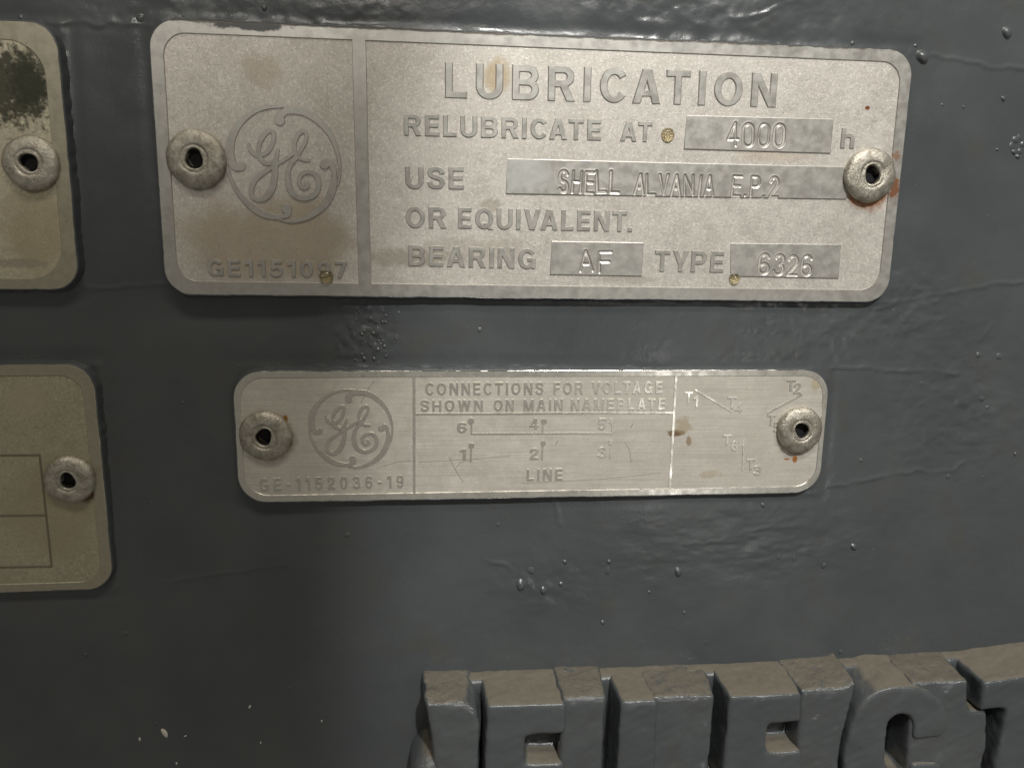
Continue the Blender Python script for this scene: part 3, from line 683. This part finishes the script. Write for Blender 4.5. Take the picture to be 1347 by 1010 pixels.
def plate_shell(t, rect, base, border, R, ri, h, m_field, m_rim, thick=.85):
    x0, y0, x1, y1, a = rect
    bl, bt, br, bb = border
    cx, cy = (x0 + x1) / 2, (y0 + y1) / 2
    def L(e, r, z, inner=False):
        if inner: pts = rrect(x0 + bl + e, y0 + bb + e, x1 - br - e, y1 - bt - e, max(.4, r))
        else: pts = rrect(x0 + e, y0 + e, x1 - e, y1 - e, r)
        out = []
        for x, y in rotp(pts, cx, cy, a):
            # hand-cut, slightly wavy edge
            w = .05 * fbm(np.array([x / 5]), np.array([y / 5]), 31, 2)[0]
            out.append((x + w - base[0], y + w - base[1], z))
        return out
    loops = [L(.1, R - .1, -thick), L(0, R, -thick + .12), L(0, R, h - .22), L(.05, R - .05, h - .08), L(.2, R - .2, h), L(0, ri, h, True), L(.13, ri - .13, -.02, True)]
    rim = obj('raised_rim', loops_mesh('raised_rim', loops), m_rim, t)
    def edge_loop(off, z, wob=0.0, lip=0.0):
        base_pts = rotp(rrect(x0 + off, y0 + off, x1 - off, y1 - off, max(.5, R - off)), cx, cy, a)
        P = np.array(base_pts + base_pts[:1]); seg = np.hypot(*np.diff(P, axis=0).T); cum = np.concatenate([[0], np.cumsum(seg)])
        N = int(cum[-1] / .35) if not hasattr(edge_loop, 'N') else edge_loop.N
        edge_loop.N = N
        q = np.linspace(0, cum[-1], N, endpoint=False)
        X = np.interp(q, cum, P[:, 0]); Y = np.interp(q, cum, P[:, 1])
        dx, dy = np.roll(X, -1) - np.roll(X, 1), np.roll(Y, -1) - np.roll(Y, 1); ln = np.hypot(dx, dy) + 1e-9
        nx, ny = dy / ln, -dx / ln
        w = wob * (.5 * fbm(X / 1.1 + 5, Y / 1.1, 71, 4) + .5 * fbm(X / 7, Y / 7, 72, 2)) + .05 * fbm(X / 5, Y / 5, 31, 2)
        return [(px + ox * ww - base[0], py + oy * ww - base[1], z) for px, py, ox, oy, ww in zip(X, Y, nx, ny, w)]
    eds = [edge_loop(-.45, -thick - .5, .25), edge_loop(-.22, -thick + .25, .22), edge_loop(-.08, h - .18, .04), edge_loop(.02, h + .012, .03), edge_loop(.13, h + .016, .12), edge_loop(.20, h - .05, .12)]
    obj('painted_edge', loops_mesh('painted_edge', eds, smooth=True), M_EDGE, t)
    fld = obj('etched_field', mesh('etched_field', L(-.1, ri + .1, 0.0, True), [tuple(range(44))]), m_field, t)
    back = obj('back_sheet', mesh('back_sheet', L(.1, R - .1, -thick + .01), [tuple(range(44))]), m_rim, t)

def rivet(parent, base, c, R, seed, tilt=(0, 0)):
    prof = [(1.0, -.25), (1.04, .10), (1.045, .50), (1.02, .86), (.96, 1.12), (.87, 1.31), (.75, 1.43), (.63, 1.50), (.55, 1.52), (.515, 1.47), (.49, 1.35), (.45, 1.38), (.39, 1.44), (.35, 1.41), (.325, 1.25), (.31, .1)]
    n = 56; V = []; F = []
    for i, (r, z) in enumerate(prof):
        for k in range(n):
            a = 2 * math.pi * k / n
            V.append((r * R * math.cos(a), r * R * math.sin(a), z))
    co = np.array(V)
    nz = noise3(co, .45, seed) * .16 + noise3(co, 1.3, seed + 3) * .06
    rad = np.hypot(co[:, 0], co[:, 1]) + 1e-6
    co[:, 0] *= 1 + nz / R * .8; co[:, 1] *= 1 + nz / R * .8; co[:, 2] += nz * .6
    inner = rad < R * .40
    ang = np.arctan2(co[:, 1], co[:, 0])
    wob = 1 + .09 * np.sin(2 * ang + seed) + .06 * np.sin(3 * ang + 2 * seed)
    co[inner, 0] *= wob[inner]; co[inner, 1] *= wob[inner]
    for i in range(len(prof) - 1):
        for k in range(n):
            j = (k + 1) % n; F.append((i * n + k, i * n + j, (i + 1) * n + j, (i + 1) * n + k))
    o = obj('rivet', mesh('rivet', co.tolist(), F, True), M_RIVET, parent, (c[0] - base[0], c[1] - base[1], 0), (tilt[0], tilt[1], 0))
    r = R * .305; m = 24
    Vb = [(r * 1.13 * math.cos(2 * math.pi * k / m), r * 1.13 * math.sin(2 * math.pi * k / m), 1.05) for k in range(m)] + [(r * math.cos(2 * math.pi * k / m), r * math.sin(2 * math.pi * k / m), .06) for k in range(m)]
    Fb = [((k + 1) % m, k, m + k, m + (k + 1) % m) for k in range(m)] + [tuple(range(m, 2 * m))]
    Vb = [(x * .86, y * .86, z) if i < m else (x, y, z) for i, (x, y, z) in enumerate(Vb)]
    obj('bore', mesh('bore', Vb, Fb), M_BORE, o)

# ---------------------------------------------------------------- long lubrication plate
RH = .19
b0 = (58.9, -39.6)
big = thing('nameplate', 'long silver lubrication plate with rounded corners and four stamped boxes', 'nameplate', *b0)
plate_shell(big, PLATES['big'], b0, (2.0, 1.95, 1.9, 2.15), 4.3, 3.5, RH, M_BIG, M_RAISED)
(ax, ay), (bx, by) = DIV_BIG
obj('divider_bar', ribbon('divider_bar', [(ax - b0[0], ay + .3 - b0[1], 1.0), (ax - b0[0] + .1, -18 - b0[1], .98), (bx - b0[0], by - .3 - b0[1], .95)], RH - .004, .1, cap=False), M_RAISED, big)
for w in WORDS_BIG: raised_word(big, b0, w, RH, M_RAISED, .30 if w[0] == 'LUBRICATION' else .27 if w[0][:2] == 'GE' else .21)
for q, s in zip(BOXES, STAMPS): stamped_pad(big, b0, q, s, RH)
logo(big, b0, LOGO_BIG, RH, .10, M_RAISED)
rivet(big, b0, RIVETS_BIG[0], 4.3, 11, (.03, -.05)); rivet(big, b0, RIVETS_BIG[1], 4.25, 23, (-.02, .03))
def scratch(parent, base, pts, w, mat=M_SCRATCH):
    obj('scratch', ribbon('scratch', [(x - base[0], y - base[1], w) for x, y in pts], .012, .01, cap=False), mat, parent)

# ---------------------------------------------------------------- connection plate
b1 = (59.3, -74.4)
small = thing('nameplate', 'short brushed silver connection diagram plate with two rivets', 'nameplate', *b1)
plate_shell(small, PLATES['small'], b1, (1.15, 1.15, .95, 1.25), 4.8, 4.0, .12, M_SMALL, M_RAISED_S)
D = DIVS_SMALL
def line(parent, base, a, b, w, h, mat=M_RAISED_S, name='divider_bar', cap=False, crown=.0):
    obj(name, ribbon(name, [(a[0] - base[0], a[1] - base[1], w), ((a[0] + b[0]) / 2 - base[0], (a[1] + b[1]) / 2 - base[1], w), (b[0] - base[0], b[1] - base[1], w)], h, .08, cap=cap, crown=crown), mat, parent)
line(small, b1, (D[0][0], D[0][1] + .2), (D[1][0], D[1][1] - .2), .2, .10)
line(small, b1, (D[2][0], D[2][1] + .2), (D[3][0], D[3][1] - .2), .2, .105)
line(small, b1, D[4], D[5], .13, .09)
for w in WORDS_SMALL: raised_word(small, b1, w, .11, M_RAISED_S, .48 if w[0][0] == 'G' else .30)
for (x, y), r in zip(DIAG['balls'], (.55, .5, .5, .5, .45, .45)):
    V, F = disc_geo(x - b1[0], y - b1[1], r, .104, .08)
    obj('terminal_dot', mesh('terminal_dot', V, F), M_RAISED_S, small)
for k, (a, b) in enumerate(DIAG['stems']): line(small, b1, a, b, .12, .085 + .004 * (k % 2), name='wiring_line')
for a, b in DIAG['tl']: line(small, b1, a, b, .16, .10, name='winding_line', cap=True)
logo(small, b1, LOGO_SMALL, .11, .08, M_RAISED_S)
rivet(small, b1, RIVETS_SMALL[0], 4.15, 37, (.05, -.04)); rivet(small, b1, RIVETS_SMALL[1], 4.0, 41, (0, .03))
for pts, w in (([(43.5, -67), (44.5, -69.2), (46.0, -71.6)], .05), ([(44.5, -69.2), (45.6, -67.9), (47, -67.7)], .04), ([(38.2, -67.9), (48, -67.4), (54, -66.9)], .035), ([(74.2, -64.5), (75.2, -66), (75.6, -68.3)], .04),
               ([(28.6, -57.5), (29.8, -55.2), (30.9, -53.6)], .045), ([(31.2, -68.9), (34.5, -67.9), (37, -67.6)], .035), ([(56, -71.9), (70, -71.3), (81, -70.3)], .03), ([(75.2, -62), (75.6, -61.2)], .06), ([(62, -65), (62.4, -64.2)], .06)):
    scratch(small, b1, pts, w)
for pts, w in (([(37.2, -21.3), (37.6, -20.2)], .05), ([(24.4, -6.6), (24.5, -10)], .02), ([(6.5, -13.6), (8.2, -12.2)], .02)):
    scratch(big, b0, pts, w)

# ---------------------------------------------------------------- two plates that run out of the frame
b2 = (-44.5, -39.2)
tl = thing('nameplate', 'silver plate with black corroded corner and single visible rivet', 'nameplate', *b2)
plate_shell(tl, PLATES['tl'], b2, (2.0, 2.75, 2.25, 1.75), 4.3, 5.2, .13, M_TL, M_RAISED_L)
rivet(tl, b2, RIVET_TL, 3.95, 53, (.0, .04)); rivet(tl, b2, (-69, -19.6), 3.95, 59)
b3 = (-47.9, -90.4)
ll = thing('nameplate', 'dull brown metal plate with empty ruled boxes beside its rivet', 'nameplate', *b3)
plate_shell(ll, PLATES['ll'], b3, (2.0, 1.9, 1.95, 1.5), 4.6, 3.6, .13, M_LL, M_RAISED_L)
for (a, b) in LL_LINES:
    a2 = (-70, a[1]) if abs(a[1] - b[1]) < 3 else a
    line(ll, b3, a2, b, .12, .10 if a2 is a else .104, M_RULE, 'ruled_line')
rivet(ll, b3, RIVET_LL, 3.85, 61, (.02, .02)); rivet(ll, b3, (-76, -70.4), 3.85, 67)

# ---------------------------------------------------------------- amber varnish drops
for (x, y, r), lab in zip(DROPS, ('amber varnish drop between the word AT and the 4000 box', 'amber varnish drop at lower left corner of the 6326 box', 'amber varnish drop over the last digits of the serial number')):
    me = dome_mesh('varnish_drop', 9, .85, 32, 12, .10); me.materials.clear()
    o = obj('varnish_drop', me, M_AMBER); o.location = W3(x, y, .13); o.rotation_euler = (math.pi / 2, 0, 0); o.scale = (r * MM,) * 3
    o['label'] = lab; o['category'] = 'drop'; o['group'] = 'amber drops on the long plate'

# ---------------------------------------------------------------- big cast letters
b4 = (95.0, -133.0)
cast = thing('cast_lettering', 'thick grey painted cast letters E L E C T with dusty tops', 'lettering', *b4)
def solid(name, polys, zf, mat, seed, voxel=.34, draft=.115, amp=.13, iters=24):
    """polys: list of (outline at the front face, front z); drafted blocks from the wall, fused and softened like thickly painted iron"""
    bm = bmesh.new()
    for pts, zt, zb in polys:
        area2 = sum(pts[i][0] * pts[(i + 1) % len(pts)][1] - pts[(i + 1) % len(pts)][0] * pts[i][1] for i in range(len(pts)))
        if area2 < 0: pts = pts[::-1]
        n = len(pts); lo = []; hi = []
        for i in range(n):
            (ax, ay), (px, py), (qx, qy) = pts[i - 1], pts[i], pts[(i + 1) % n]
            e1 = Vector((px - ax, py - ay)).normalized(); e2 = Vector((qx - px, qy - py)).normalized()
            nn = Vector((e1.y + e2.y, -e1.x - e2.x)).normalized() * draft * (zt - zb)
            lo.append(bm.verts.new((px + nn.x - b4[0], py + nn.y - b4[1], zb))); hi.append(bm.verts.new((px - b4[0], py - b4[1], zt)))
        for i in range(n):
            j = (i + 1) % n; bm.faces.new((lo[i], lo[j], hi[j], hi[i]))
        bm.faces.new(hi); bm.faces.new(lo[::-1])
    me = bpy.data.meshes.new(name); bm.to_mesh(me); bm.free()
    o = bpy.data.objects.new(name, me); C.objects.link(o)
    r = o.modifiers.new('r', 'REMESH'); r.mode = 'VOXEL'; r.voxel_size = voxel
    s = o.modifiers.new('s', 'SMOOTH'); s.factor = .5; s.iterations = iters
    bpy.context.view_layer.update()
    me2 = bpy.data.meshes.new_from_object(o.evaluated_get(bpy.context.evaluated_depsgraph_get()))
    bpy.data.objects.remove(o); bpy.data.meshes.remove(me)
    n = len(me2.vertices); co = np.zeros(n * 3); me2.vertices.foreach_get('co', co); co = co.reshape(-1, 3)
    nm = np.zeros(n * 3); me2.vertices.foreach_get('normal', nm); nm = nm.reshape(-1, 3)
    d = noise3(co, .35, seed) * amp + noise3(co, 1.1, seed + 2) * amp * .4
    co = co + nm * d[:, None]
    me2.vertices.foreach_set('co', (co * MM).ravel()); me2.update(); me2.name = name
    me2.polygons.foreach_set('use_smooth', [True] * len(me2.polygons))
    return obj(name, me2, mat, cast)
ZB, ZL, ZW, ZH = -2.2, 8.6, 8.0, 3.6
BOT = -133.0
def e_letter(E, name, seed):
    (sx, ty), (ax, ay), _, (hx, hy), (hx2, my), (mx, my2) = E
    ah = ty - hy; gp = hy - my
    y3 = my - ah; y4 = y3 - gp; y5 = y4 - ah
    pts = [(sx, ty), (ax, ay), (ax + .1, hy), (hx, hy), (hx, my), (mx, my2), (mx + .1, y3), (hx, y3), (hx, y4), (mx + .2, y4), (mx + .3, y5), (sx - .4, y5)]
    fl = [(hx - .6, hy + .6), (ax + 1.2, hy + .6), (ax + 1.2, my - .6), (hx - .6, my - .6)]
    fl2 = [(hx - .6, y3 + .6), (ax + 1.2, y3 + .6), (ax + 1.2, y4 - .6), (hx - .6, y4 - .6)]
    return solid(name, [(pts, ZL, ZB), (fl, ZH, ZB), (fl2, ZH, ZB)], ZL, M_LETTER, seed)
e_letter(E1, 'cast_letter', 3)
solid('cast_letter', [([L1[0], L1[1], (80.4, -127.5), (93.2, -127.5), (93.3, BOT), (73.3, BOT)], ZL, ZB)], ZL, M_LETTER, 5)
e_letter(E2, 'cast_letter', 7)
CC = list(C1)
inner_end = CC[-1]; outer_start = CC[0]
cpts = CC[1:-1] + [(124.0, -124.5), (125.6, -126.6), (128.0, -127.4), (129.3, -126.0), (129.4, -124.4), (135.2, -124.55), (135.3, -127.5), (133.8, -130.6), (130.6, -132.6), (126, -133.2), (121.3, -132.3), (117.9, -129.4), (116.3, -126)]
solid('cast_letter', [(cpts, ZL, ZB)], ZL, M_LETTER, 9)
T = list(T1)
solid('cast_letter', [([T[0], T[1], T[2], T[3], (154.6, BOT), (146.2, BOT), T[6], T[7], T[8]], ZL, ZB)], ZL, M_LETTER, 13)
for k, w in enumerate(WEBS):   # backing between the letters, a little lower than their faces
    pts = []
    xm = sum(q[0] for q in w) / len(w)
    for (x, y) in w: pts.append((x - (1.6 if x < xm and 0 < k < 4 else 0), BOT if y < -124 else y + (.45 if y > -112 else 0)))
    solid('backing_block', [(pts, ZW, ZB)], ZW, M_WEB, 20 + k, amp=.17, iters=22)
solid('backing_ledge', [([(39.6, -108.6), (70, -108.75), (100, -108.7), (125, -108.3), (160.5, -106.6), (161.5, BOT), (40.5, BOT)], 1.7, ZB)], 1.7, M_LETTER, 31, voxel=.5)
# rounded boss beside the first letter
bx, by = BALL
def boss():
    V = []; F = []; n, m = 40, 12; R = 4.3
    for i in range(m + 1):
        a = (math.pi / 2) * i / m
        rr = R * (1.04 if i == 0 else 1) * math.cos(a) ** .55 if i < m else .02
        z = ZB if i == 0 else 4.2 + 3.8 * math.sin(a)
        for k in range(n):
            t = 2 * math.pi * k / n; V.append((rr * math.cos(t), rr * math.sin(t), z))
    for i in range(m):
        for k in range(n):
            j = (k + 1) % n; F.append((i * n + k, i * n + j, (i + 1) * n + j, (i + 1) * n + k))
    co = np.array(V); co *= 1 + .02 * noise3(co, .5, 4)[:, None]
    obj('round_boss', mesh('round_boss', co.tolist(), F, True), M_WEB, cast, (bx - b4[0], by - b4[1], 0))
boss()
